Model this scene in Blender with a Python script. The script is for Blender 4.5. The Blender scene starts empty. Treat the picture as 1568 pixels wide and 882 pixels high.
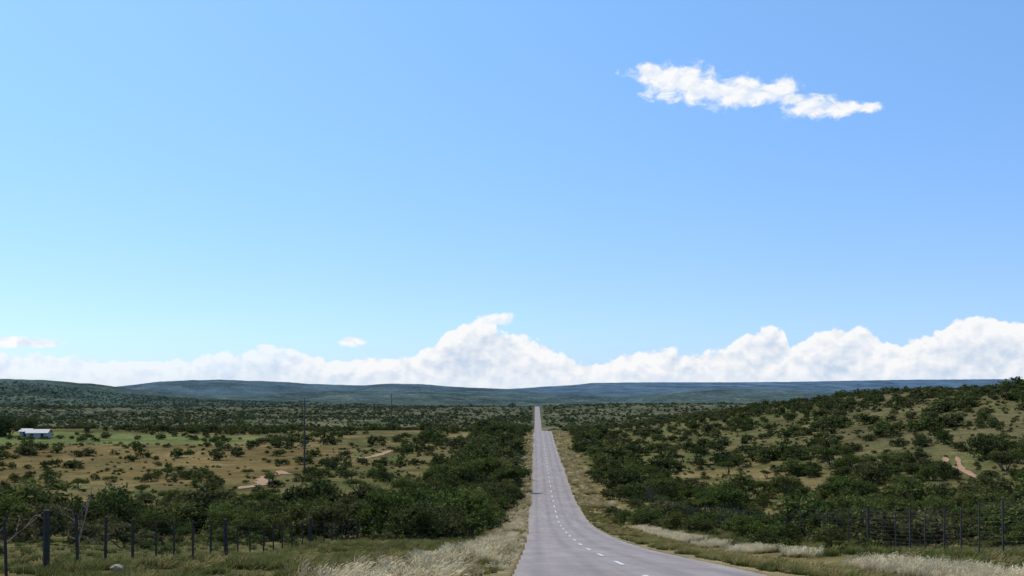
import bpy, math, random
import numpy as np
from mathutils import Vector, Matrix
rng = np.random.default_rng(7)
random.seed(7)
scene = bpy.context.scene
F = 1524.0
# ------------------------------------------------------------------ noise
def _h(ix, iy, s):
    n = (ix.astype(np.int64)*374761393 + iy.astype(np.int64)*668265263 + s*974634777) & 0xffffffff
    n = ((n ^ (n >> 13))*1274126177) & 0xffffffff
    n = n ^ (n >> 16)
    return (n & 0xffff)/65535.0
def vnoise(x, y, s=0):
    x = np.asarray(x, float); y = np.asarray(y, float)
    ix = np.floor(x); iy = np.floor(y)
    fx = x-ix; fy = y-iy
    fx = fx*fx*(3-2*fx); fy = fy*fy*(3-2*fy)
    a = _h(ix, iy, s); b = _h(ix+1, iy, s); c = _h(ix, iy+1, s); d = _h(ix+1, iy+1, s)
    return (a*(1-fx)+b*fx)*(1-fy)+(c*(1-fx)+d*fx)*fy
def fbm(x, y, s=0, o=4):
    t = 0; a = .5; k = 1; tot = 0
    for i in range(o):
        t = t+a*vnoise(x*k, y*k, s+i*17); tot += a; a *= .5; k *= 2.03
    return t/tot
def ss(t):
    t = np.clip(t, 0, 1); return t*t*(3-2*t)
# ------------------------------------------------------------------ terrain height (camera eye is z=0)
py = [-400,-150,0,24,37,53,82,110,123,160,254,381,450,600,800,970,1250,1524,2000,2600,4000,9000,20000]
pz = [10,9,-1.55,-4.4,-6.2,-8.4,-11.8,-14.7,-15.6,-16.8,-16.6,-15.0,-18,-32,-41,-37,-29.5,-23,-42,-50,-45,0,0]
_gy = np.arange(-400, 20000, 2.0); _gz = np.interp(_gy, py, pz)
_k = np.exp(-0.5*(np.arange(-12, 13)*2/9.0)**2); _k /= _k.sum()
_gz = np.convolve(np.pad(_gz, 12, mode='edge'), _k, mode='valid')
def C(y): return 2.65+0.0235*np.asarray(y, float)      # road centre line
def crest(x, D, tab):
    px = [t[0] for t in tab]; yy = [(600-t[1])/F*D for t in tab]
    return np.interp(784+F*x/D, px, yy)
RIDGES = [
 (2500, 550, [(-700,572),(-200,575),(0,580),(60,582),(120,587),(180,596.5),(230,603),(300,608),(400,612),(560,617),(700,621),(900,625),(1600,625)]),
 (3900, 700, [(-200,612),(200,609),(330,606),(420,602),(520,598.5),(640,599),(760,603),(850,608),(950,610),(1000,607),(1050,601),(1100,596.5),(1160,595.5),(1210,598.5),(1270,606),(1330,601),(1390,594),(1470,594),(1568,597),(2200,596)]),
 (6000, 1100, [(-500,590),(120,598),(180,596),(205,591.5),(260,584),(340,581.5),(420,584),(480,588),(560,590.5),(600,587.5),(650,588.5),(700,592.5),(780,596),(850,602),(1000,606),(2000,606)]),
 (10500, 1800, [(-500,606),(500,604),(620,598),(760,597),(800,594.5),(850,591.5),(885,589),(905,586.5),(1000,585.5),(1100,585.5),(1200,585),(1300,583),(1400,581.5),(1568,580.5),(2300,580)]),
]
def H(x, y):
    x = np.asarray(x, float); y = np.asarray(y, float)
    b = np.interp(y, _gy, _gz)
    fade = 1-ss((y-550)/700)
    r = 15*ss((x-15)/140)*ss((y-20)/250)*(0.3+0.7*fade)
    r = r + 4.5*ss((x-150)/110)*ss((y-150)/200)*fade
    away = ss((np.abs(x-C(y))-14)/60)
    und = (fbm(x/95, y/95, 3, 3)-.5)*4.0*away*ss((y-60)/120)
    und = und + (fbm(x/9, y/9, 9, 3)-.5)*0.5*ss((np.abs(x-C(y))-4.5)/6)
    b = b+r+und
    dx = np.abs(x-C(y))
    b = b-0.25*np.exp(-((dx-6.5)/1.6)**2)*(y < 700)
    rough = (fbm(x/300, y/300, 21, 5)-.5)*110*ss((y-1900)/1800)
    best = b
    for D, sg, tab in RIDGES:
        w = np.exp(-((y-D)/sg)**2)
        c = crest(x, D, tab)
        z = b*(1-w)+c*w + (rough*(1-w)*w*2.4) + (fbm(x/45, y/45, 27, 2)-.5)*5*w
        best = np.where(y > D-2.4*sg, np.maximum(best, z), best)
    return best
def hit(px, Y, lift=0):
    """where a line of sight from the viewpoint meets the ground"""
    u = (px-784)/F; v = (600-Y)/F
    d = np.arange(15, 2500, .5)
    z = H(u*d, d)+lift
    k = np.argmax(z >= v*d)
    return float(u*d[k]), float(d[k])
# ------------------------------------------------------------------ material helpers
def new_mat(name):
    m = bpy.data.materials.new(name); m.use_nodes = True
    nt = m.node_tree; nt.nodes.clear()
    return m, nt
class NB:
    def __init__(s, nt): s.nt = nt
    def n(s, t, **kw):
        nd = s.nt.nodes.new(t)
        for k, v in kw.items(): setattr(nd, k, v)
        return nd
    def put(s, sock, v):
        if isinstance(v, bpy.types.NodeSocket): s.nt.links.new(v, sock)
        elif v is not None: sock.default_value = v
    def m(s, op, a, b=None, c=None, clamp=False):
        nd = s.n('ShaderNodeMath', operation=op, use_clamp=clamp)
        s.put(nd.inputs[0], a); s.put(nd.inputs[1], b); s.put(nd.inputs[2], c)
        return nd.outputs[0]
    def mix(s, f, a, b, bt='MIX'):
        nd = s.n('ShaderNodeMix', data_type='RGBA', blend_type=bt)
        s.put(nd.inputs[0], f)
        for i, v in ((6, a), (7, b)):
            if isinstance(v, tuple) and len(v) == 3: v = (*v, 1)
            s.put(nd.inputs[i], v)
        return nd.outputs[2]
    def noise(s, vec, scale, detail=3, rough=.5, dist=0, dim='3D'):
        nd = s.n('ShaderNodeTexNoise', noise_dimensions=dim); s.put(nd.inputs['Vector'], vec)
        nd.inputs['Scale'].default_value = scale; nd.inputs['Detail'].default_value = detail
        nd.inputs['Roughness'].default_value = rough; nd.inputs['Distortion'].default_value = dist
        return nd.outputs[0]
    def mr(s, v, a, b, c=0, d=1, smooth=False):
        nd = s.n('ShaderNodeMapRange', interpolation_type='SMOOTHSTEP' if smooth else 'LINEAR')
        s.put(nd.inputs[0], v)
        for i, q in zip((1, 2, 3, 4), (a, b, c, d)): s.put(nd.inputs[i], q)
        return nd.outputs[0]
    def scale(s, c, f):
        sc = s.n('ShaderNodeVectorMath', operation='SCALE'); s.put(sc.inputs[0], c); s.put(sc.inputs['Scale'], f); return sc.outputs[0]
HAZE_TINT = (0.082, 0.140, 0.215)  # painted aerial haze: bluish tint blended into base colours with distance
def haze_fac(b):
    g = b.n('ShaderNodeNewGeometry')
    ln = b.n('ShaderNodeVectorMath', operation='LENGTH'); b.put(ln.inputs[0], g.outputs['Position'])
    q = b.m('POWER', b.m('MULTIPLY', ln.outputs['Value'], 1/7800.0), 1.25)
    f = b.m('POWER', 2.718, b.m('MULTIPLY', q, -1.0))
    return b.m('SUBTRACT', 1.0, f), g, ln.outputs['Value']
def simple_mat(name, col, rough=.8, var=.25, scale=8, metal=0):
    m, nt = new_mat(name); b = NB(nt)
    tc = b.n('ShaderNodeTexCoord')
    nz = b.noise(tc.outputs['Object'], scale, 4, .6)
    f = b.mr(nz, .3, .7, 1-var, 1+var)
    p = b.n('ShaderNodeBsdfPrincipled'); b.put(p.inputs['Base Color'], b.scale(col, f))
    p.inputs['Roughness'].default_value = rough; p.inputs['Metallic'].default_value = metal
    o = b.n('ShaderNodeOutputMaterial'); nt.links.new(p.outputs[0], o.inputs[0])
    return m
def leaf_mat(name, c1, c2, c3, trans=.25, hz=True):
    m, nt = new_mat(name); b = NB(nt)
    oi = b.n('ShaderNodeObjectInfo')
    r = b.n('ShaderNodeValToRGB'); b.put(r.inputs[0], oi.outputs['Random'])
    e = r.color_ramp.elements; e[0].color = (*c1, 1); e[1].color = (*c3, 1); e[1].position = 1
    k = e.new(.55); k.color = (*c2, 1)
    at = b.n('ShaderNodeAttribute', attribute_name='leafv')
    col = b.scale(r.outputs[0], at.outputs['Fac'])
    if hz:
        hf, g, _ = haze_fac(b); col = b.mix(hf, col, HAZE_TINT)  # distance haze painted into the leaf colour
    d = b.n('ShaderNodeBsdfDiffuse'); b.put(d.inputs[0], col)
    t = b.n('ShaderNodeBsdfTranslucent'); b.put(t.inputs[0], col)
    mx = b.n('ShaderNodeMixShader'); mx.inputs[0].default_value = trans
    nt.links.new(d.outputs[0], mx.inputs[1]); nt.links.new(t.outputs[0], mx.inputs[2])
    o = b.n('ShaderNodeOutputMaterial'); nt.links.new(mx.outputs[0], o.inputs[0])
    return m
# ------------------------------------------------------------------ mesh helpers
def mesh_np(name, V, faces_idx, k, mat=None, smooth=False):
    me = bpy.data.meshes.new(name)
    V = np.asarray(V, np.float32); fi = np.asarray(faces_idx, np.int32)
    nf = len(fi)
    me.vertices.add(len(V)); me.vertices.foreach_set('co', V.ravel())
    me.loops.add(nf*k); me.loops.foreach_set('vertex_index', fi.ravel())
    me.polygons.add(nf)
    me.polygons.foreach_set('loop_start', np.arange(0, nf*k, k, dtype=np.int32))
    me.update(calc_edges=True); me.validate()
    if smooth: me.polygons.foreach_set('use_smooth', np.ones(len(me.polygons), bool))
    if mat: me.materials.append(mat)
    return me
def add_obj(name, me, loc=(0, 0, 0), parent=None):
    o = bpy.data.objects.new(name, me); scene.collection.objects.link(o); o.location = loc
    if parent: o.parent = parent
    return o
class Geo:
    def __init__(s): s.v = []; s.f = []; s.n = 0; s.mi = []
    def tube(s, pts, rad, k=6, mi=0, cap=True):
        pts = [Vector(p) for p in pts]; rings = []
        for i, p in enumerate(pts):
            t = (pts[min(i+1, len(pts)-1)]-pts[max(i-1, 0)]).normalized()
            a = t.orthogonal().normalized() if abs(t.z) < .9 else Vector((1, 0, 0))
            a = (a-t*a.dot(t)).normalized(); b = t.cross(a)
            r = rad[i] if isinstance(rad, (list, tuple)) else rad
            rings.append(len(s.v))
            for j in range(k):
                q = 2*math.pi*j/k
                s.v.append(p+a*(r*math.cos(q))+b*(r*math.sin(q)))
        for i in range(len(pts)-1):
            for j in range(k):
                s.f.append((rings[i]+j, rings[i]+(j+1) % k, rings[i+1]+(j+1) % k, rings[i+1]+j)); s.mi.append(mi)
        if cap:
            s.f.append(tuple(rings[-1]+j for j in range(k))); s.mi.append(mi)
    def box(s, c, sz, mi=0, rz=0):
        b = len(s.v); M = Matrix.Rotation(rz, 3, 'Z')
        for dx, dy, dz in [(-1,-1,-1),(1,-1,-1),(1,1,-1),(-1,1,-1),(-1,-1,1),(1,-1,1),(1,1,1),(-1,1,1)]:
            s.v.append(Vector(c)+M @ Vector((dx*sz[0]/2, dy*sz[1]/2, dz*sz[2]/2)))
        for f in [(0,3,2,1),(4,5,6,7),(0,1,5,4),(1,2,6,5),(2,3,7,6),(3,0,4,7)]:
            s.f.append(tuple(b+i for i in f)); s.mi.append(mi)
    def poly(s, pts, mi=0):
        b = len(s.v); s.v += [Vector(p) for p in pts]; s.f.append(tuple(range(b, b+len(pts)))); s.mi.append(mi)
    def mesh(s, name, mats, smooth=False):
        me = bpy.data.meshes.new(name); me.from_pydata([tuple(v) for v in s.v], [], s.f)
        for m in mats: me.materials.append(m)
        me.polygons.foreach_set('material_index', s.mi)
        if smooth: me.polygons.foreach_set('use_smooth', [True]*len(s.f))
        me.update(); return me
# ------------------------------------------------------------------ TERRAIN
front = np.radians(np.arange(-42, 42.001, .12))
side = np.radians(np.arange(44, 318.1, 3.0))
ang = np.concatenate([front, side]); NA = len(ang)
rad = [1.0]
while rad[-1] < 19000: rad.append(rad[-1]*(1.016 if rad[-1] > 12 else 1.08))
rad = np.array(rad); NR = len(rad)
A, R = np.meshgrid(ang, rad)
X = np.sin(A)*R; Y = np.cos(A)*R
Z = H(X, Y)
dx = np.abs(X-C(Y))
Z = Z-np.where((dx < 3.2+0*R) & (Y < 1700), 0.10+0.0006*R, 0)
V = np.stack([X, Y, Z], -1).reshape(-1, 3)
idx = np.arange(NR*NA).reshape(NR, NA)
a = idx[:-1]; b_ = idx[1:]
Q = np.stack([a, np.roll(a, -1, 1), np.roll(b_, -1, 1), b_], -1).reshape(-1, 4)[:, ::-1]
def lerp(c1, c2, t): return c1*(1-t[..., None])+np.array(c2)*t[..., None]
n40 = fbm(X/38, Y/38, 31, 4); n8 = fbm(X/7, Y/7, 41, 4); n2 = fbm(X/1.7, Y/1.7, 43, 3)
col = np.zeros(X.shape+(3,))+np.array((.110, .095, .036))
col = lerp(col, (.175, .130, .055), ss((n40-.42)/.25)*.8)
col = lerp(col, (.065, .075, .024), ss((n8-.48)/.2)*.8)
field = ss((-42-X)/8)*ss((X+150)/12)*ss((Y-178)/14)*ss((305-Y)/20)
col = lerp(col, (.155, .108, .043), field*.8*ss((n8-.2)/.3))
strip = ss((-80-X)/10)*ss((Y-290)/8)*ss((360-Y)/8)
col = lerp(col, (.13, .155, .05), strip*.7)
rightslope = ss((X-45)/30)*ss((Y-60)/60)*ss((420-Y)/60)
col = lerp(col, (.112, .098, .043), rightslope*.8*ss((n40-.3)/.3))
farp = ss((Y-420)/250)
col = lerp(col, (.076, .080, .034), farp*.8)
col = lerp(col, (.17, .145, .07), farp*ss((n40-.52)/.12)*.75*(Y < 2300)*(1-.5*ss((Y-900)/600)))
hills = ss((Y-1350)/500)
hn = fbm(X/60, Y/60, 51, 4); hn2 = fbm(X/260, Y/260, 53, 4)
col = lerp(col, (.036, .052, .022), hills*.92)
col = lerp(col, (.090, .100, .042), hills*ss((hn-.48)/.15)*.6*(.2+.8*ss((hn2-.42)/.15)))
verge = ss((dx-3.2)/.3)*ss((8.2-dx+2*(n8-.5)*4)/1.6)*(Y < 900)
col = lerp(col, (.30, .24, .11), verge*(.35+.55*ss((n2-.3)/.4)))
near = ss((75-Y)/25)*ss((dx-5)/5)
col = lerp(col, (.100, .092, .038), near*.7)
edge = ss((dx-3.2)/.2)*ss((4.1-dx)/.5)*(Y < 900)
col = lerp(col, (.21, .165, .105), edge*.6)
mat_g, nt = new_mat('ground_soil_and_grass'); b = NB(nt)
at = b.n('ShaderNodeAttribute', attribute_name='soil')
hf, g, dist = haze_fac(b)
pos = g.outputs['Position']
f1 = b.mr(b.noise(pos, 1.6, 5, .7), .3, .7, .6, 1.4)
f2 = b.mr(b.noise(pos, .22, 4, .65), .3, .7, .72, 1.28)
f3 = b.mr(b.noise(pos, .045, 5, .75), .3, .7, .6, 1.4)
vd = b.n('ShaderNodeTexVoronoi', feature='F1'); b.put(vd.inputs['Vector'], pos); vd.inputs['Scale'].default_value = .075; vd.inputs['Randomness'].default_value = 1
far = b.mr(dist, 1300, 2300, 0, 1)
f4 = b.m('ADD', 1.0, b.m('MULTIPLY', far, b.mr(vd.outputs['Distance'], .25, .75, -.45, .55)))
f = b.m('MULTIPLY', b.m('MULTIPLY', b.m('MULTIPLY', f1, f2), f3), f4)
c = b.mix(hf, b.scale(at.outputs['Color'], f), HAZE_TINT)  # distance haze painted into the ground colour
big = b.mr(b.noise(pos, .0035, 7, .74), .38, .62, -.34, .34)  # far hill mottling; painted dark patches also stand in for cloud shadows
c = b.scale(c, b.m('ADD', 1.0, b.m('MULTIPLY', far, big)))
p = b.n('ShaderNodeBsdfDiffuse'); b.put(p.inputs[0], c)
bp = b.n('ShaderNodeBump'); bp.inputs['Strength'].default_value = .7; bp.inputs['Distance'].default_value = .15
b.put(bp.inputs['Height'], b.noise(pos, 3.0, 3, .7)); nt.links.new(bp.outputs[0], p.inputs['Normal'])
o = b.n('ShaderNodeOutputMaterial'); nt.links.new(p.outputs[0], o.inputs[0])
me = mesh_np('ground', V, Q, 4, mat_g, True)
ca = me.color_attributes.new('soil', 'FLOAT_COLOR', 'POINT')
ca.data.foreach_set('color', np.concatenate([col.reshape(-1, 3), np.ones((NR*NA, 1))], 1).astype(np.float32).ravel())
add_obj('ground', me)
# ------------------------------------------------------------------ ROAD
ys = [-120.0]
while ys[-1] < 1640: ys.append(ys[-1]+(1.0 if ys[-1] < 200 else 3.0))
ys = np.array(ys)
def Hroad(y): return H(C(y), y)+0.02+0.0003*np.maximum(y, 0)
cross = np.linspace(-3.5, 3.5, 9)
XX = C(ys)[:, None]+cross[None, :]
ed = (vnoise(ys*.8, ys*0, 5)-.5)*.3
XX[:, 0] += ed; XX[:, -1] += (vnoise(ys*.8, ys*0+9, 6)-.5)*.3
ZZ = Hroad(ys)[:, None]+(-0.06*(cross/3.5)**2)[None, :]
YY = np.repeat(ys[:, None], 9, 1)
Vr = np.stack([XX, YY, ZZ], -1).reshape(-1, 3)
ir = np.arange(len(Vr)).reshape(len(ys), 9)
Qr = np.stack([ir[:-1, :-1], ir[:-1, 1:], ir[1:, 1:], ir[1:, :-1]], -1).reshape(-1, 4)
mat_r, nt = new_mat('worn_asphalt'); b = NB(nt)
g = b.n('ShaderNodeNewGeometry'); pos = g.outputs['Position']
sp = b.n('ShaderNodeSeparateXYZ'); b.put(sp.inputs[0], pos)
off = b.m('SUBTRACT', sp.outputs[0], b.m('MULTIPLY_ADD', sp.outputs[1], .0235, 2.65))
ab = b.m('ABSOLUTE', off)
wt = b.m('MULTIPLY', b.mr(b.m('ABSOLUTE', b.m('SUBTRACT', b.m('ABSOLUTE', b.m('SUBTRACT', ab, 1.75)), .75)), 0, .45, 1, 0, True), .18)
mp = b.n('ShaderNodeMapping'); b.put(mp.inputs[0], pos); mp.inputs['Scale'].default_value = (1, .08, 0)
f1 = b.mr(b.noise(mp.outputs[0], 1.4, 5, .65), .3, .7, .82, 1.18)
f2 = b.mr(b.noise(pos, 22, 3, .8), .3, .7, .72, 1.28)
f3 = b.mr(b.noise(pos, .35, 4, .7), .3, .7, .84, 1.16)
ff = b.m('MULTIPLY', b.m('MULTIPLY', f1, f2), b.m('MULTIPLY', f3, b.m('SUBTRACT', 1.05, wt)))
edg = b.m('MULTIPLY', b.mr(ab, 2.9, 3.5, 0, 1, True), b.noise(pos, 1.2, 4, .7))
c = b.mix(edg, b.scale((.240, .195, .172), ff), (.30, .24, .15))
p = b.n('ShaderNodeBsdfPrincipled'); b.put(p.inputs['Base Color'], c); p.inputs['Roughness'].default_value = .85
bp = b.n('ShaderNodeBump'); bp.inputs['Strength'].default_value = .4; bp.inputs['Distance'].default_value = .01
b.put(bp.inputs['Height'], b.noise(pos, 60, 3, .7)); nt.links.new(bp.outputs[0], p.inputs['Normal'])
o = b.n('ShaderNodeOutputMaterial'); nt.links.new(p.outputs[0], o.inputs[0])
road = add_obj('road', mesh_np('road', Vr, Qr, 4, mat_r, True))
mat_w, nt = new_mat('worn_white_paint'); b = NB(nt)
g = b.n('ShaderNodeNewGeometry')
nz = b.mr(b.noise(g.outputs['Position'], 14, 5, .8), .38, .56, 0, .9)
p = b.n('ShaderNodeBsdfPrincipled'); b.put(p.inputs['Base Color'], b.mix(nz, (.24, .21, .19), (.76, .75, .70))); p.inputs['Roughness'].default_value = .7
o = b.n('ShaderNodeOutputMaterial'); nt.links.new(p.outputs[0], o.inputs[0])
G = Geo()
def stripe(off, y0, y1, w):
    n = max(2, int((y1-y0)/1.0)+1); yy = np.linspace(y0, y1, n); zz = Hroad(yy)-0.06*(off/3.5)**2+.008+.0002*np.maximum(yy, 0)
    for i in range(n-1):
        G.poly([(C(yy[i])+off-w/2, yy[i], zz[i]), (C(yy[i])+off+w/2, yy[i], zz[i]),
                (C(yy[i+1])+off+w/2, yy[i+1], zz[i+1]), (C(yy[i+1])+off-w/2, yy[i+1], zz[i+1])])
yy0 = -42.0
while yy0 < 1500:
    stripe(0, yy0, yy0+3.2, .15); yy0 += 9.0
add_obj('road_marking', G.mesh('road_marking', [mat_w]))
# ------------------------------------------------------------------ dirt tracks
mat_d = simple_mat('red_earth', (.31, .18, .095), 1, .3, .9)
def track(path, w):
    P = []
    for i in range(len(path)-1):
        (x0, y0), (x1, y1) = path[i], path[i+1]; L = math.hypot(x1-x0, y1-y0); n = max(2, int(L/.7))
        for t in range(n): P.append((x0+(x1-x0)*t/n, y0+(y1-y0)*t/n))
    P.append(path[-1]); P = np.array(P); s = np.arange(len(P))
    T = np.gradient(P, axis=0); T /= np.linalg.norm(T, axis=1)[:, None]; N = np.stack([-T[:, 1], T[:, 0]], 1)
    P = P+N*((vnoise(s*.12, s*0, 4)-.5)*w*1.2)[:, None]
    end = np.minimum(1, np.minimum(s, len(P)-1-s)/4.0+.15)
    wl = w*(.25+.6*vnoise(s*.35, s*0, 11))*end; wr = w*(.25+.6*vnoise(s*.35, s*0+5, 12))*end
    k = 5; t = np.linspace(0, 1, k)
    off = -wl[:, None]*(1-t)+wr[:, None]*t
    XX = P[:, 0, None]+N[:, 0, None]*off; YY = P[:, 1, None]+N[:, 1, None]*off
    ZZ = H(XX, YY)+.09
    Vt = np.stack([XX, YY, ZZ], -1).reshape(-1, 3); I = np.arange(len(Vt)).reshape(len(P), k)
    Qt = np.stack([I[:-1, :-1], I[:-1, 1:], I[1:, 1:], I[1:, :-1]], -1).reshape(-1, 4)
    add_obj('dirt_track', mesh_np('dirt_track', Vt, Qt, 4, mat_d, True))
TR = []
for pts, w in [([(374,749),(400,741),(415,731),(437,721)], 2.4), ([(552,703),(578,697),(604,690)], 2.2),
               ([(1443,700),(1450,712),(1475,722),(1508,738)], .9), ([(1462,700),(1470,712),(1478,726)], .7)]:
    path = [hit(*q) for q in pts]; track(path, w); TR.append(path)
# ------------------------------------------------------------------ foliage meshes
def leaves(rg, centers, spread, per, size, flat=.5):
    n = len(centers)*per
    c = np.repeat(centers, per, 0)+rg.normal(0, 1, (n, 3))*spread*np.array([1, 1, .75])
    nn = rg.normal(0, 1, (n, 3)); nn[:, 2] += flat; nn /= np.linalg.norm(nn, axis=1)[:, None]
    t = rg.normal(0, 1, (n, 3)); t -= nn*(t*nn).sum(1)[:, None]; t /= np.linalg.norm(t, axis=1)[:, None]
    bb = np.cross(nn, t); s = size*rg.uniform(.6, 1.4, n)[:, None]
    V = np.stack([c-t*s, c-bb*s*.5, c+t*s, c+bb*s*.5], 1).reshape(-1, 3)
    cl = np.repeat(rg.uniform(.6, 1.45, len(centers)), per)
    return V, rg.uniform(.7, 1.3, n)*cl
def crown_centers(rg, lobes, nc, low=0.04):
    out = []
    w = np.array([l[3]**2 for l in lobes]); w /= w.sum()
    while len(out) < nc:
        l = lobes[rg.choice(len(lobes), p=w)]
        d = rg.normal(0, 1, 3); d /= np.linalg.norm(d)
        if d[2] < -.55: continue
        r = l[3]*(rg.uniform(.6, 1.08) if rg.random() < .8 else rg.uniform(1.05, 1.3))
        p = np.array(l[:3])+d*r*np.array([1, 1, l[4] if len(l) > 4 else .85])
        if p[2] > low: out.append(p)
    return np.array(out)
mat_bark = simple_mat('bark', (.085, .065, .048), .95, .35, 6)
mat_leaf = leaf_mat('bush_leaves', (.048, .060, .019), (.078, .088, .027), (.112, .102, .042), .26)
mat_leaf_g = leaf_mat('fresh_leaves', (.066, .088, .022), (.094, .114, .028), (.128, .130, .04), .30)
def plant_mesh(name, seed, lobes, nc, per, spread, size, mat, trunks=None, low=.04):
    rg = np.random.default_rng(seed)
    cc = crown_centers(rg, lobes, nc, low)
    V, lv = leaves(rg, cc, spread, per, size)
    G = Geo()
    if trunks is not None:
        for j in range(trunks):
            l = lobes[j % len(lobes)]
            b0 = Vector((rg.normal(0, .02), rg.normal(0, .02), -.03)); e = Vector(l[:3])
            mid = b0.lerp(e, .5)+Vector((rg.normal(0, .03), rg.normal(0, .03), -.04))
            G.tube([b0, mid, e], [.022, .015, .008], 5)
        for q in cc[::max(1, nc//30)]:
            l = min(lobes, key=lambda L: (L[0]-q[0])**2+(L[1]-q[1])**2+(L[2]-q[2])**2)
            G.tube([Vector(l[:3])*.9, Vector(q)], [.008, .003], 3)
    nl = len(lv); Vt = np.array([tuple(v) for v in G.v]).reshape(-1, 3)
    me = bpy.data.meshes.new(name)
    faces = np.arange(nl*4).reshape(-1, 4)
    tf = [tuple(i+nl*4 for i in f) for f in G.f]
    me.from_pydata(np.concatenate([V, Vt]).tolist(), [], faces.tolist()+tf)
    me.materials.append(mat); me.materials.append(mat_bark)
    me.polygons.foreach_set('material_index', [0]*nl+[1]*len(tf))
    at = me.attributes.new('leafv', 'FLOAT', 'FACE')
    at.data.foreach_set('value', np.concatenate([lv, np.ones(len(tf))]).astype(np.float32))
    me.update(); return me
def rand_lobes(rg, n, w=.42, hmin=.25, hmax=.68, r=(.18, .32)):
    L = []
    for i in range(n):
        a = rg.uniform(0, 6.28); d = w*math.sqrt(rg.random()); z = rg.uniform(hmin, hmax)*(1-.5*(d/w)**2)
        L.append((d*math.cos(a), d*math.sin(a), z, rg.uniform(*r), .85))
    return L
hi, mid, midn, low, vlow = [], [], [], [], []
for s in range(5):
    rg = np.random.default_rng(100+s); L = rand_lobes(rg, 9)
    mt = mat_leaf_g if s in (1, 3) else mat_leaf
    hi.append(plant_mesh('bush_leafy_%d' % s, s, L, 210, 24, .040, .026, mt, 6))
    midn.append(plant_mesh('bush_near_%d' % s, s+20, L, 130, 14, .045, .038, mt, 5))
    mid.append(plant_mesh('bush_mid_%d' % s, s+50, L, 66, 8, .05, .070, mt, 3))
    low.append(plant_mesh('bush_far_%d' % s, s+80, L, 24, 4, .07, .16, mt, None))
    vlow.append(plant_mesh('bush_distant_%d' % s, s+90, L, 12, 3, .08, .24, mt, None))
tree = []
for s in range(3):
    rg = np.random.default_rng(300+s)
    L = [(rg.uniform(-.38, .38), rg.uniform(-.38, .38), rg.uniform(.62, .8), rg.uniform(.16, .24), .6) for i in range(9)]
    tree.append(plant_mesh('thorn_tree_%d' % s, 400+s, L, 170, 16, .038, .028, mat_leaf if s else mat_leaf_g, 8, .35))
def instancer(name, meshes, P, rotz, scl, ids):
    co = bpy.data.collections.new(name+'_variants')
    for i, m in enumerate(meshes):
        co.objects.link(bpy.data.objects.new('%s_variant_%02d' % (name, i), m))
    me = bpy.data.meshes.new(name); me.vertices.add(len(P)); me.vertices.foreach_set('co', np.asarray(P, np.float32).ravel())
    for nm, ty, key, d in (('rotv', 'FLOAT_VECTOR', 'vector', rotz), ('sclv', 'FLOAT_VECTOR', 'vector', scl)):
        q = me.attributes.new(nm, ty, 'POINT'); q.data.foreach_set(key, np.asarray(d, np.float32).ravel())
    q = me.attributes.new('idv', 'INT', 'POINT'); q.data.foreach_set('value', np.asarray(ids, np.int32))
    ob = add_obj(name, me)
    gt = bpy.data.node_groups.new(name+'_gn', 'GeometryNodeTree')
    gt.interface.new_socket('Geometry', in_out='INPUT', socket_type='NodeSocketGeometry')
    gt.interface.new_socket('Geometry', in_out='OUTPUT', socket_type='NodeSocketGeometry')
    N = gt.nodes; Lk = gt.links
    gi = N.new('NodeGroupInput'); go = N.new('NodeGroupOutput')
    ip = N.new('GeometryNodeInstanceOnPoints'); ci = N.new('GeometryNodeCollectionInfo')
    ci.inputs['Collection'].default_value = co
    ci.inputs['Separate Children'].default_value = True; ci.inputs['Reset Children'].default_value = True
    def na(n, t):
        x = N.new('GeometryNodeInputNamedAttribute'); x.data_type = t; x.inputs['Name'].default_value = n; return x.outputs['Attribute']
    e2r = N.new('FunctionNodeEulerToRotation')
    Lk.new(na('rotv', 'FLOAT_VECTOR'), e2r.inputs[0])
    Lk.new(gi.outputs[0], ip.inputs['Points']); Lk.new(ci.outputs[0], ip.inputs['Instance'])
    ip.inputs['Pick Instance'].default_value = True
    Lk.new(na('idv', 'INT'), ip.inputs['Instance Index'])
    Lk.new(e2r.outputs[0], ip.inputs['Rotation']); Lk.new(na('sclv', 'FLOAT_VECTOR'), ip.inputs['Scale'])
    Lk.new(ip.outputs[0], go.inputs[0])
    md = ob.modifiers.new('scatter', 'NODES'); md.node_group = gt
    return ob
def grid_pts(y0, y1, cell, tan=.66, xr=None):
    W = y1*tan+25
    gx = np.arange(-W, W, cell); gy = np.arange(y0, y1, cell)
    GX, GY = np.meshgrid(gx, gy); x = GX.ravel()+rng.uniform(0, cell, GX.size); y = GY.ravel()+rng.uniform(0, cell, GX.size)
    k = np.abs(x) < y*tan+25
    return x[k], y[k]
HOUSE = hit(60, 671)
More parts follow.
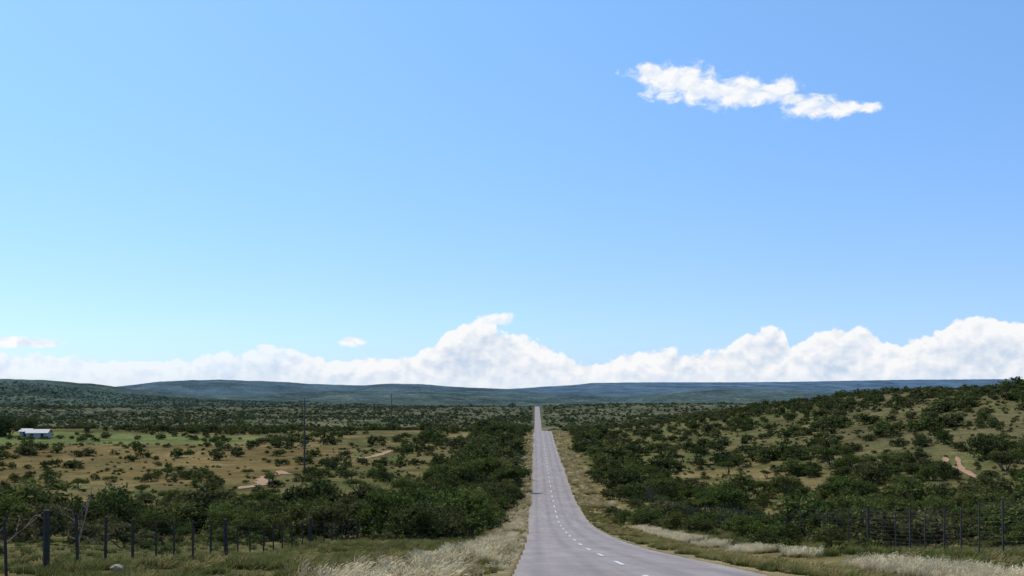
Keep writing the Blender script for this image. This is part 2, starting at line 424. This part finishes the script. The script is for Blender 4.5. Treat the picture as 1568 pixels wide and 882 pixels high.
def density(x, y):
    s = x-C(y); n = fbm(x/16, y/16, 61, 3); n2 = fbm(x/90, y/90, 63, 2)
    p = .09+.65*ss((n-.44)/.16)*(.4+.6*ss((n2-.35)/.3))
    hgt = .9+1.4*n
    fieldm = (x < -40) & (x > -150) & (y > 178) & (y < 300)
    p = np.where(fieldm, np.minimum(p, .05+.5*(n > .60)), p)
    bl = (s < -6) & (s > -24-8*(n-.5)) & (y > 90) & (y < 460)
    p = np.where(bl, .88, p); hgt = np.where(bl, 1.8+1.1*n, hgt)
    bf = (x < -8) & (y > 70) & (y < 150+40*(n-.5))
    p = np.where(bf, .12+.62*ss((n-.41)/.16)*np.where(x < -26, .75, 1), p); hgt = np.where(bf, 1.1+1.6*n, hgt)
    br = (s > 11) & (s < 24+16*(n-.5)) & (y > 62) & (y < 420)
    p = np.where(br, .78, p); hgt = np.where(br, 1.3+1.3*n, hgt)
    bq = (x > 14) & (y > 50) & (y < 108)
    p = np.where(bq, .25+.6*ss((n-.38)/.15), p); hgt = np.where(bq, 1.1+1.3*n, hgt)
    rs = (x > 42) & (y > 108) & (y < 290)
    p = np.where(rs, .11+.55*ss((n-.49)/.12), p); hgt = np.where(rs, 1.0+1.9*n, hgt)
    p = np.where((x > 40) & (y > 290) & (y < 600), np.maximum(p, .40), p)
    far = ss((y-450)/300); p = np.maximum(p, far*(.14+.75*ss((n2*.5+n*.5-.43)/.15)))
    p = np.where((y > 1500), .7, p)
    strip = (x < -80) & (y > 285) & (y < 365); p = np.where(strip, p*.35, p)
    left_close = (s < 0) & (y > 140) & (y < 185)
    lim = np.where(s < 0, np.where(left_close, 4.6, 7.0), 8.2)
    p = np.where(np.abs(s) < lim, 0, p)
    p = np.where((np.abs(x-HOUSE[0]) < 9) & (y < HOUSE[1]+8) & (y > HOUSE[1]-14), 0, p)
    p = np.where((s < -9) & (s > -17) & (y < 72), 0, p)
    for path in TR:
        for q in path: p = np.where((np.hypot((x-q[0]), (y-q[1])*.5) < 3.5), 0, p)
    return p, hgt
def scatter(name, meshes, y0, y1, cell, sz=1.0, wide=1.35, tan=.66):
    x, y = grid_pts(y0, y1, cell, tan); p, h = density(x, y)
    k = rng.random(len(x)) < p; x, y, h = x[k], y[k], h[k]
    h = h*sz*np.exp(rng.normal(0, .34, len(x)))
    w = h*wide*rng.uniform(.8, 1.3, len(x))
    P = np.stack([x, y, H(x, y)-.08*h], 1)
    rot = np.stack([rng.normal(0, .06, len(x)), rng.normal(0, .06, len(x)), rng.uniform(0, 6.28, len(x))], 1)
    scl = np.stack([w, w, h*1.15], 1)
    print(name, len(x))
    return instancer(name, meshes, P, rot, scl, rng.integers(0, len(meshes), len(x)))
scatter('shrubland', midn+tree[:1], 50, 200, 3.1)
scatter('shrubland', mid, 200, 500, 3.7, 1.05)
scatter('shrubland', low, 500, 1300, 6.2, 1.2, tan=.60)
scatter('shrubland', vlow, 1300, 2350, 10.0, 1.3, 1.8, tan=.58)
# low scrub between the bushes
x, y = grid_pts(40, 300, 2.5); n = fbm(x/8, y/8, 77, 3); s = x-C(y)
k = (np.abs(s) > 9) & (rng.random(len(x)) < .14+.5*ss((n-.48)/.12)); k &= ~((x < -45) & (y > 185) & (y < 285) & (rng.random(len(x)) < .6))
x, y = x[k], y[k]; h = rng.uniform(.25, .8, len(x)); w = h*rng.uniform(1.3, 2.2, len(x))
instancer('low_scrub', mid, np.stack([x, y, H(x, y)-.1*h], 1), np.stack([h*0, h*0, rng.uniform(0, 6.28, len(x))], 1), np.stack([w, w, h*1.2], 1), rng.integers(0, 5, len(x)))
print('scrub', len(x))
def put_bush(x, y, h, w, m, name='bush'):
    o = add_obj(name, m, (x, y, float(H(x, y))-.08*h)); o.scale = (w, w, h*1.15); o.rotation_euler = (0, 0, random.uniform(0, 6.28)); return o
BL = [(-6.6,66,3.3,4.4),(-8.8,71,3.9,4.9),(-5.0,73,3.0,3.6),(-8,80,4.0,4.8),(-4.6,84,3.2,3.8),(-13.5,84,3.2,4.4),(-10.5,91,3.8,4.8),(-6,95,3.4,4.2),
      (-4.2,104,3.0,3.6),(-8.5,104,3.6,4.6),(-5.2,114,3.2,4.0),(-10,118,3.6,4.6),(-4.2,126,3.0,3.8),(-7.6,131,3.2,4),(-3.2,138,3.0,3.6),(-.6,149,3.6,3.8),(-.9,156,3.4,3.9),(-.4,165,3.2,3.8),(-3.5,150,3.2,4),
      (-17.5,66,2.4,3.4),(-13,72,3.1,4.2),(-21,73,2.4,3.4),(-27,77,2.6,3.6),(-38,82,2.3,3.6),
      (19.6,59,2.5,3.6),(22.4,64,2.0,3.0),(17.2,71,1.7,2.8),(15.4,80,1.8,2.8),(14.6,88,1.9,2.8),(15.5,95,2.2,3.2),(14,103,2.0,2.8),(12.6,112,1.8,2.6),(28,60,2.4,3.4),(25,54,1.7,2.6),(13,122,2.2,3)]
for i, (x, y, h, w) in enumerate(BL): put_bush(x, y, h, w, hi[i % 5])
for px, Yp, h, w in [(1368,722,3.0,4.6),(1070,712,3.6,4.6),(1275,715,3.6,5.4),(1015,698,3.2,4.4),(1116,728,2.8,3.6),(1208,755,2.4,3.2),(1540,722,3,4.5)]:
    x, y = hit(px, Yp); put_bush(x, y, h, w, tree[(px) % 3], 'thorn_tree')
for x, y, h, w in [(-170.5,336,9.5,8.5),(-176,340,8.5,8),(-168,344,7.5,6)]:
    put_bush(x, y, h, w, hi[2], 'shade_tree')
# ------------------------------------------------------------------ GRASS
def grass_mat(name, base, tip, trans=.35):
    m, nt = new_mat(name); b = NB(nt)
    tc = b.n('ShaderNodeTexCoord'); sp = b.n('ShaderNodeSeparateXYZ'); b.put(sp.inputs[0], tc.outputs['Object'])
    oi = b.n('ShaderNodeObjectInfo')
    c = b.mix(b.mr(sp.outputs[2], .12, .72, 0, 1, True), base, tip)
    col = b.scale(c, b.mr(oi.outputs['Random'], 0, 1, .6, 1.2))
    d = b.n('ShaderNodeBsdfDiffuse'); b.put(d.inputs[0], col); t = b.n('ShaderNodeBsdfTranslucent'); b.put(t.inputs[0], col)
    mx = b.n('ShaderNodeMixShader'); mx.inputs[0].default_value = trans
    nt.links.new(d.outputs[0], mx.inputs[1]); nt.links.new(t.outputs[0], mx.inputs[2])
    o = b.n('ShaderNodeOutputMaterial'); nt.links.new(mx.outputs[0], o.inputs[0]); return m
mg_pale = grass_mat('pale_seed_grass', (.20, .17, .05), (.80, .69, .46), .4)
mg_straw = grass_mat('straw_grass', (.16, .15, .045), (.44, .34, .15))
mg_green = grass_mat('green_grass', (.080, .098, .026), (.21, .205, .062))
def tuft(name, seed, nb, mat, heads, R=.22, wid=.012, lean=.25):
    rg = np.random.default_rng(seed); V = []; Fc = []
    for i in range(nb):
        a = rg.uniform(0, 6.28); r = R*math.sqrt(rg.random()); x0, y0 = r*math.cos(a), r*math.sin(a)
        h = rg.uniform(.5, 1.05); da = a+rg.normal(0, .8); out = rg.uniform(.05, .38)*h
        tx, ty = math.cos(da)*out+lean*h, math.sin(da)*out
        wa = rg.uniform(0, 3.14); wx, wy = math.cos(wa)*wid, math.sin(wa)*wid
        b0 = len(V); pts = []
        for t, ww in ((0, 1), (.5, .85), (1, .25)):
            q = t**1.8; pts.append((x0+tx*q, y0+ty*q, h*(t-.18*q)))
            V += [(pts[-1][0]-wx*ww, pts[-1][1]-wy*ww, pts[-1][2]), (pts[-1][0]+wx*ww, pts[-1][1]+wy*ww, pts[-1][2])]
        for k in range(2): Fc.append((b0+2*k, b0+2*k+1, b0+2*k+3, b0+2*k+2))
        if heads and rg.random() < .7:
            p = np.array(pts[-1]); d = np.array([tx+.15, ty, .25*h]); d /= np.linalg.norm(d)
            for q in range(2):
                L = rg.uniform(.10, .17); sd = rg.normal(0, 1, 3); sd -= d*sd.dot(d); sd /= np.linalg.norm(sd); ww = .018
                b0 = len(V); m_ = p+d*L*.4
                V += [tuple(p-d*L*.35), tuple(m_-sd*ww), tuple(p+d*L), tuple(m_+sd*ww)]; Fc.append((b0, b0+1, b0+2, b0+3))
    me = bpy.data.meshes.new(name); me.from_pydata(V, [], Fc); me.materials.append(mat); me.update(); return me
T_pale = [tuft('tuft_pale_%d' % i, 500+i, 46, mg_pale, True, .26, .013, .15+.1*i) for i in range(3)]
T_straw = [tuft('tuft_straw_%d' % i, 520+i, 46, mg_straw, True, .28, .016) for i in range(3)]
T_green = [tuft('tuft_green_%d' % i, 540+i, 55, mg_green, False, .30, .018, .08) for i in range(3)]
def grass(name, meshes, x, y, h, wmul=1.0):
    P = np.stack([x, y, H(x, y)-.03], 1); w = h*wmul*rng.uniform(.8, 1.3, len(x))
    rot = np.stack([rng.normal(0, .12, len(x)), rng.normal(0, .12, len(x)), rng.normal(0, .9, len(x))], 1)
    print(name, len(x))
    instancer(name, meshes, P, rot, np.stack([w, w, h], 1), rng.integers(0, len(meshes), len(x)))
def vrand(n, y0, y1, s0, s1, pw=1.0):
    y = y0+(y1-y0)*rng.random(n)**pw; s = rng.uniform(s0, s1, n); return C(y)+s, y, s
x, y, s = vrand(8500, 15, 140, -10, -3.55, 1.4)
n = fbm(x/2.4, y/4, 91, 3); lim = -7.6+2.6*(n-.5)*2+np.clip((y-40)/40, 0, 1)*1.2
k = (s > lim) & (n+rng.normal(0, .07, len(n)) > .45)
grass('pale_grass', T_pale+T_pale[:2]+T_straw[:2], x[k], y[k], rng.uniform(.28, .66, k.sum())*np.where(s[k] > -4.2, .6, 1), 1.15)
x, y, s = vrand(9000, 14, 110, -15, -3.7, 1.2); n = fbm(x/2.6, y/3.5, 93, 3)
k = (n > .38); grass('verge_grass', T_green+T_green+T_straw[:1], x[k], y[k], rng.uniform(.14, .42, k.sum())*np.where(s[k] > -4.6, .5, 1), 1.4)
x, y, s = vrand(5000, 14, 140, 3.6, 7.0, 1.2); n = fbm(x/2.2, y/4, 95, 3)
k = n > .35; grass('verge_grass', T_green+T_green+T_straw, x[k], y[k], rng.uniform(.12, .36, k.sum()), 1.5)
x, y, s = vrand(4600, 14, 150, 7.2, 8.7, 1.2); n = fbm(x/2.2, y/5, 97, 3)
k = n+rng.normal(0, .05, len(n)) > .48; grass('pale_grass', T_pale, x[k], y[k], rng.uniform(.28, .52, k.sum()), .95)
x, y, s = vrand(6500, 18, 120, 8.4, 24, 1.0); n = fbm(x/3, y/3, 99, 3)
k = n > .42; grass('meadow_grass', T_straw[:1]+T_green+T_green, x[k], y[k], rng.uniform(.25, .55, k.sum()), 1.4)
y = 140+(430-140)*rng.random(5500)**1.3; sd = np.where(rng.random(5500) < .5, -1, 1); s = sd*rng.uniform(3.6, 7.5, 5500); x = C(y)+s
n = fbm(x/2.5, y/9, 101, 3); k = n > .38
grass('pale_grass', T_pale[:2]+T_straw+T_straw, x[k], y[k], rng.uniform(.35, .7, k.sum()), 1.6)
x, y = grid_pts(20, 140, 1.4, .62); s = x-C(y); n = fbm(x/5, y/5, 103, 3)
k = ((s < -14) | (s > 15)) & (n > .45); grass('meadow_grass', T_straw[:1]+T_green+T_green, x[k], y[k], rng.uniform(.22, .48, k.sum()), 1.6)
# ------------------------------------------------------------------ FENCES
mat_post = simple_mat('weathered_timber', (.045, .036, .030), .95, .4, 9)
mat_steel = simple_mat('rusty_steel', (.050, .042, .038), .8, .4, 5)
mat_wire = simple_mat('fence_wire', (.10, .09, .085), .6, .2, 3, .3)
def fence(name, off, y0, y1, step, hgt, nw, pr, big_every, big_phase):
    G = Geo(); y = y0; i = 0; prev = None
    while y < y1:
        x = float(C(y)+off+.05*math.sin(i*1.7)); z = float(H(x, y)); big = (i % big_every == big_phase)
        hh = hgt*(1.08 if big else random.uniform(.92, 1.02)); r = pr*(2.1 if big else random.uniform(.75, 1.15))
        tx, ty = random.uniform(-.05, .05), random.uniform(-.04, .04)
        G.tube([(x, y, z-.3), (x+tx*.5, y+ty*.5, z+hh*.5), (x+tx, y+ty, z+hh)], [r*1.05, r, r*.92], 7 if big else 5, 0)
        cur = [(x+tx*q, y, z+hgt*q) for q in [(.12+.84*j/(nw-1)) for j in range(nw)]]
        if prev and y < 170:
            for p0, p1 in zip(prev, cur):
                mm = (Vector(p0)+Vector(p1))/2-Vector((0, 0, .012))
                G.tube([p0, mm, p1], .005, 3, 1, False)
        prev = cur; y += step+random.uniform(-.12, .12); i += 1
    add_obj(name, G.mesh(name, [mat_post if off < 0 else mat_steel, mat_wire], False))
fence('wire_fence', -14.7, 9.8, 118, 1.8, 1.42, 6, .038, 8, 0)
fence('game_fence', 14.0, 12.0, 430, 1.8, 2.1, 11, .034, 9, 3)
# ------------------------------------------------------------------ POWER LINE
mat_pole = simple_mat('treated_pole_timber', (.085, .07, .055), .9, .3, 3)
mat_ins = simple_mat('brown_porcelain', (.18, .09, .05), .3, .1, 3)
mat_cab = simple_mat('aluminium_cable', (.16, .16, .17), .5, .1, 3, .3)
poles = [(-196, 300, 9.5), (-41.7, 200, 15.3), (-48.5, 400, 15.0), (-56, 610, 17), (-62, 820, 16)]
tops = []
for x, y, h in poles:
    z = float(H(x, y)); e = bpy.data.objects.new('utility_pole', None); scene.collection.objects.link(e); e.location = (x, y, z)
    G = Geo(); G.tube([(0, 0, -.5), (0, 0, h*.5), (0, 0, h)], [.21, .18, .14], 10)
    add_obj('pole_shaft', G.mesh('pole_shaft', [mat_pole], True), parent=e)
    G = Geo(); G.box((0, -.16, h-.55), (2.3, .11, .14)); G.tube([(0, -.17, h-1.4), (.75, -.17, h-.6)], .025, 4); G.tube([(0, -.17, h-1.4), (-.75, -.17, h-.6)], .025, 4)
    add_obj('crossarm', G.mesh('crossarm', [mat_pole]), parent=e)
    G = Geo(); T = []
    for q, zz in ((-1.05, h-.47), (1.05, h-.47), (0, h)):
        yq = -.16 if q else 0
        G.tube([(q, yq, zz), (q, yq, zz+.08), (q, yq, zz+.10), (q, yq, zz+.2), (q, yq, zz+.24)], [.03, .03, .075, .06, .03], 8); T.append((x+q, y+yq, z+zz+.22))
    add_obj('insulators', G.mesh('insulators', [mat_ins], True), parent=e); tops.append(T)
G = Geo()
for i in range(len(tops)-1):
    for p0, p1 in zip(tops[i], tops[i+1]):
        G.tube([Vector(p0).lerp(Vector(p1), t)-Vector((0, 0, 4*2.0*t*(1-t))) for t in np.linspace(0, 1, 25)], .014, 4, 0, False)
add_obj('power_line', G.mesh('power_line', [mat_cab]))
# ------------------------------------------------------------------ FARMHOUSE
mat_wall = simple_mat('whitewashed_wall', (.42, .41, .39), .9, .08, 2)
mat_roof = simple_mat('corrugated_iron_roof', (.26, .27, .28), .6, .15, 2)
mat_dark = simple_mat('window_glass', (.02, .025, .03), .2, .1, 2)
def house(name, x, y, L, W, h, rz):
    z = float(H(x, y)); e = bpy.data.objects.new(name, None); scene.collection.objects.link(e); e.location = (x, y, z); e.rotation_euler = (0, 0, rz)
    G = Geo(); G.box((0, 0, h/2-.2), (L, W, h+.4))
    for sx in (-1, 1): G.poly([(sx*L/2, -W/2, h), (sx*L/2, W/2, h), (sx*L/2, 0, h+W*.26)])
    add_obj('walls', G.mesh('walls', [mat_wall]), parent=e)
    G = Geo()
    for s in (-1, 1):
        a = [(-L/2-.4, s*(W/2+.5), h-.12), (L/2+.4, s*(W/2+.5), h-.12), (L/2+.4, 0, h+W*.26+.05), (-L/2-.4, 0, h+W*.26+.05)]
        G.poly(a); G.poly([(p[0], p[1], p[2]+.08) for p in a])
    add_obj('roof', G.mesh('roof', [mat_roof]), parent=e)
    G = Geo(); k = int(L/2.2)
    for i in range(k):
        q = -L/2+(i+.5)*L/k
        if i == k//2: G.box((q, -W/2-.01, .85), (.9, .06, 1.7))
        else: G.box((q, -W/2-.01, 1.15), (1.0, .06, .8))
    add_obj('windows_and_door', G.mesh('windows_and_door', [mat_dark]), parent=e)
hx, hy = HOUSE
house('farmhouse', hx, hy, 6.5, 4, 1.8, .1); house('farm_shed', hx-6.8, hy+6, 3.6, 3.2, 1.7, -.15)
for i, (dx_, dy_) in enumerate([(5, -6), (-3, -7), (8, -2), (1, -8.5), (-7, -5)]):
    put_bush(hx+dx_, hy+dy_, 1.3+.2*i, 2.6, mid[i])
# ------------------------------------------------------------------ bare tree, rock
def branch(G, p, d, L, r, lv, rg):
    pts = [p]; rr = [r]
    for i in range(4):
        d = (d+Vector(rg.normal(0, .12, 3))).normalized(); pts.append(pts[-1]+d*L/4); rr.append(r*(1-.17*(i+1)))
    G.tube(pts, rr, 5)
    if lv > 0:
        for j in range(5):
            q = pts[1+j % 4]; dd = (d+Vector(rg.normal(0, .75, 3))).normalized(); branch(G, q, dd, L*rg.uniform(.3, .5), r*.45, lv-1, rg)
mat_dead = simple_mat('dead_wood', (.34, .23, .17), .95, .3, 5)
for px, L, dr, sd in [(116,3.8,(.42, 0, 1),4),(-4,2.4,(.6, .1, .8),9)]:
    x, y = (px-784)/F*52, 52.0; G = Geo(); rg = np.random.default_rng(sd)
    branch(G, Vector((0, 0, -.1)), Vector(dr).normalized(), L, .05, 2, rg)
    branch(G, Vector((.1, 0, -.1)), Vector((-dr[0]*.3, .2, 1)).normalized(), L*.6, .035, 2, rg)
    add_obj('dead_tree', G.mesh('dead_tree', [mat_dead]), (x, y, float(H(x, y))))
import bmesh
for (x, y, s) in [(-9.75, 24.6, .13)]:
    bm = bmesh.new(); bmesh.ops.create_icosphere(bm, subdivisions=3, radius=1)
    for v in bm.verts:
        c = v.co; k = 1+.35*(float(vnoise(c.x*2+7, c.y*2+c.z*1.7+5, 3))-.5)+.15*(float(vnoise(c.x*5+9, c.z*5+c.y*4+9, 5))-.5)
        v.co = Vector((c.x*k*1.3, c.y*k, c.z*k*.75))
    me = bpy.data.meshes.new('rock'); bm.to_mesh(me); bm.free(); me.materials.append(simple_mat('sandstone', (.34, .25, .19), .9, .3, 3))
    o = add_obj('rock', me, (x, y, float(H(x, y))+s*.5)); o.scale = (s, s, s)
# ------------------------------------------------------------------ WORLD
SUN_EL, SUN_AZ = 56, -50
w = bpy.data.worlds.new('World'); scene.world = w; w.use_nodes = True; nt = w.node_tree; nt.nodes.clear(); b = NB(nt)
try:
    w.cycles.sampling_method = 'MANUAL'; w.cycles.sample_map_resolution = 256
except Exception as ex: print(ex)
sky = b.n('ShaderNodeTexSky', sky_type='NISHITA'); sky.sun_disc = False
sky.sun_elevation = math.radians(SUN_EL); sky.sun_rotation = math.radians(SUN_AZ)
sky.altitude = 300; sky.air_density = 1.0; sky.dust_density = .6; sky.ozone_density = 1.5
tc = b.n('ShaderNodeTexCoord'); sp = b.n('ShaderNodeSeparateXYZ'); b.put(sp.inputs[0], tc.outputs['Generated'])
az = b.m('ARCTAN2', sp.outputs[0], sp.outputs[1]); el = b.m('ARCSINE', sp.outputs[2])
def ae(X, Y):
    u = (X-784)/F; v = (600-Y)/F; return math.atan(u), math.atan(v/math.sqrt(1+u*u))
def cvec(da=0, de=0, sx=1, sy=1):
    c = b.n('ShaderNodeCombineXYZ'); b.put(c.inputs[0], b.m('MULTIPLY_ADD', az, sx, da*sx+3)); b.put(c.inputs[1], b.m('MULTIPLY_ADD', el, sy, de*sy+1)); return c.outputs[0]
def voro(vec, scale):
    v = b.n('ShaderNodeTexVoronoi', feature='F1', voronoi_dimensions='2D'); b.put(v.inputs['Vector'], vec); v.inputs['Scale'].default_value = scale
    v.inputs['Detail'].default_value = 3; v.inputs['Roughness'].default_value = .42
    v.normalize = True
    return v.outputs['Distance']
wn = b.n('ShaderNodeTexNoise', noise_dimensions='2D'); b.put(wn.inputs['Vector'], cvec(0, 0, 1, 1.2)); wn.inputs['Scale'].default_value = 40; wn.inputs['Detail'].default_value = 4
wn.inputs['Roughness'].default_value = .5
wv = b.n('ShaderNodeVectorMath', operation='MULTIPLY_ADD'); b.put(wv.inputs[0], wn.outputs['Color']); wv.inputs[1].default_value = (.018, .018, 0); wv.inputs[2].default_value = (0, 0, 0)
def puff(da, de):
    base = cvec(da, de, 1, 1.2)
    ad = b.n('ShaderNodeVectorMath', operation='ADD'); b.put(ad.inputs[0], base); b.put(ad.inputs[1], wv.outputs[0])
    return b.m('SUBTRACT', 1.0, voro(ad.outputs[0], 21)), b.noise(base, 85, 4, .5, 0, '2D')
pA, nA = puff(0, 0); pB, nB = puff(-.003, .008)
top_pts = [(-400,548),(0,545),(100,546),(170,549),(250,551),(330,546),(365,543),(400,536),(440,538),(480,544),(520,556),(560,547),(600,546),(640,536),(668,526),(688,508),(715,497),(745,495),(768,512),(790,509),(815,522),(845,536),(872,550),(905,556),(950,546),(1000,538),(1060,541),(1105,541),(1125,520),(1160,510),(1198,505),(1208,532),(1235,520),(1270,509),(1310,504),(1345,515),(1385,529),(1410,524),(1440,504),(1470,491),(1500,484),(1535,488),(1568,496),(1800,505),(2200,540)]
fc = b.n('ShaderNodeFloatCurve'); cv = fc.mapping.curves[0]
A0, A1 = -.85, .85
pts = [((ae(X, Y)[0]-A0)/(A1-A0), ae(X, Y)[1]/.1) for X, Y in top_pts]
cv.points[0].location = (0, .35); cv.points[1].location = (1, .4)
for q in pts:
    if .01 < q[0] < .99: cv.points.new(*q)
fc.mapping.update(); b.put(fc.inputs['Value'], b.mr(az, A0, A1))
top = b.m('MULTIPLY', fc.outputs[0], .1)
env = b.m('DIVIDE', b.m('SUBTRACT', top, el), .008)
dens = b.m('ADD', env, b.m('ADD', b.m('MULTIPLY', b.m('SUBTRACT', pA, .62), 2.8), b.m('MULTIPLY', b.m('SUBTRACT', nA, .5), 1.8)))
aB = b.mr(dens, -.05, .45, 0, 1, True)
rel = b.m('ADD', b.m('MULTIPLY', b.m('SUBTRACT', pA, pB), 2.3), b.m('MULTIPLY', b.m('SUBTRACT', nA, nB), .9))
lit = b.m('ADD', b.m('ADD', .56, rel), b.mr(env, 0, 5, .40, -.16), clamp=True)
litc = b.mix(lit, (5.6, 6.7, 8.3), (9.6, 9.6, 9.65))
hz = b.mr(el, .004, .026, .45, 0, True)
litc = b.mix(hz, litc, (7.6, 8.5, 9.5))
thin = b.mr(az, -.30, -.10, .70, .98, True)
aB = b.m('MULTIPLY', aB, thin)
ell = []
for X, Y, rx, ry, tilt in [(1002,112,44,17,0),(1040,124,66,27,0),(1085,140,62,22,0),(1140,143,75,25,0),(1185,136,48,14,0),(1212,152,26,9,0),(1245,163,50,18,0),(1290,166,45,13,0),(1325,165,30,10,0),
                     (538,523,24,9,0),(40,525,80,8,0),(0,521,40,7,0),(762,489,32,11,0)]:
    a0, e0 = ae(X, Y); ra = rx/F*math.cos(a0)**2; re = ry/F
    da_ = b.m('DIVIDE', b.m('SUBTRACT', az, a0), ra); de_ = b.m('DIVIDE', b.m('SUBTRACT', el, e0), re)
    d = b.m('SQRT', b.m('ADD', b.m('MULTIPLY', da_, da_), b.m('MULTIPLY', de_, de_)))
    ell.append(b.m('SUBTRACT', 1.0, d))
e = ell[0]
for q in ell[1:]:
    nd = b.n('ShaderNodeMath', operation='SMOOTH_MAX'); b.put(nd.inputs[0], e); b.put(nd.inputs[1], q); nd.inputs[2].default_value = .25; e = nd.outputs[0]
nS = b.noise(cvec(0, 0, 1, 1.5), 46, 7, .60, .3, '2D'); nS2 = b.noise(cvec(-.004, .006, 1, 1.5), 46, 5, .60, .3, '2D')
dS = b.m('ADD', b.m('MULTIPLY', e, 1.25), b.m('MULTIPLY', b.m('SUBTRACT', nS, .5), 2.1))
aS = b.mr(dS, -.08, .7, 0, .97, True)
litS = b.m('ADD', .74, b.m('MULTIPLY', b.m('SUBTRACT', nS, nS2), 2.4), clamp=True)
cS = b.mix(litS, (6.7, 7.8, 9.4), (9.8, 9.8, 9.85))
tr = b.n('ShaderNodeValToRGB'); b.put(tr.inputs[0], b.m('MULTIPLY', el, 1/.5, clamp=True))
ce = tr.color_ramp.elements; ce[0].position = 0; ce[0].color = (.42, .57, .95, 1); ce[1].position = .85; ce[1].color = (.64, .86, .97, 1)
k = ce.new(.21); k.color = (.48, .60, .84, 1)
skyc = b.mix(1.0, sky.outputs[0], b.scale(tr.outputs[0], 2.0), 'MULTIPLY')
c1 = b.mix(aB, skyc, litc); c2 = b.mix(aS, c1, cS)
bg = b.n('ShaderNodeBackground'); b.put(bg.inputs[0], c2); bg.inputs[1].default_value = .1
o = b.n('ShaderNodeOutputWorld'); nt.links.new(bg.outputs[0], o.inputs[0])
# sun
e_, a_ = math.radians(SUN_EL), math.radians(SUN_AZ)
S = Vector((math.cos(e_)*math.sin(a_), math.cos(e_)*math.cos(a_), math.sin(e_)))
sl = bpy.data.lights.new('sun', 'SUN'); sl.energy = 3.7; sl.angle = math.radians(.5); sl.color = (1, .945, .85)
so = bpy.data.objects.new('sun', sl); scene.collection.objects.link(so); so.rotation_euler = S.to_track_quat('Z', 'Y').to_euler(); so.location = (0, 0, 200)
# camera
cd = bpy.data.cameras.new('camera'); cd.sensor_width = 36; cd.lens = 36*F/1568; cd.shift_y = 159/1568; cd.clip_start = .1; cd.clip_end = 60000
co = bpy.data.objects.new('camera', cd); scene.collection.objects.link(co); co.location = (0, 0, 0); co.rotation_euler = (math.radians(90), 0, 0)
scene.camera = co
scene.view_settings.view_transform = 'Standard'; scene.view_settings.look = 'None'; scene.view_settings.exposure = 0
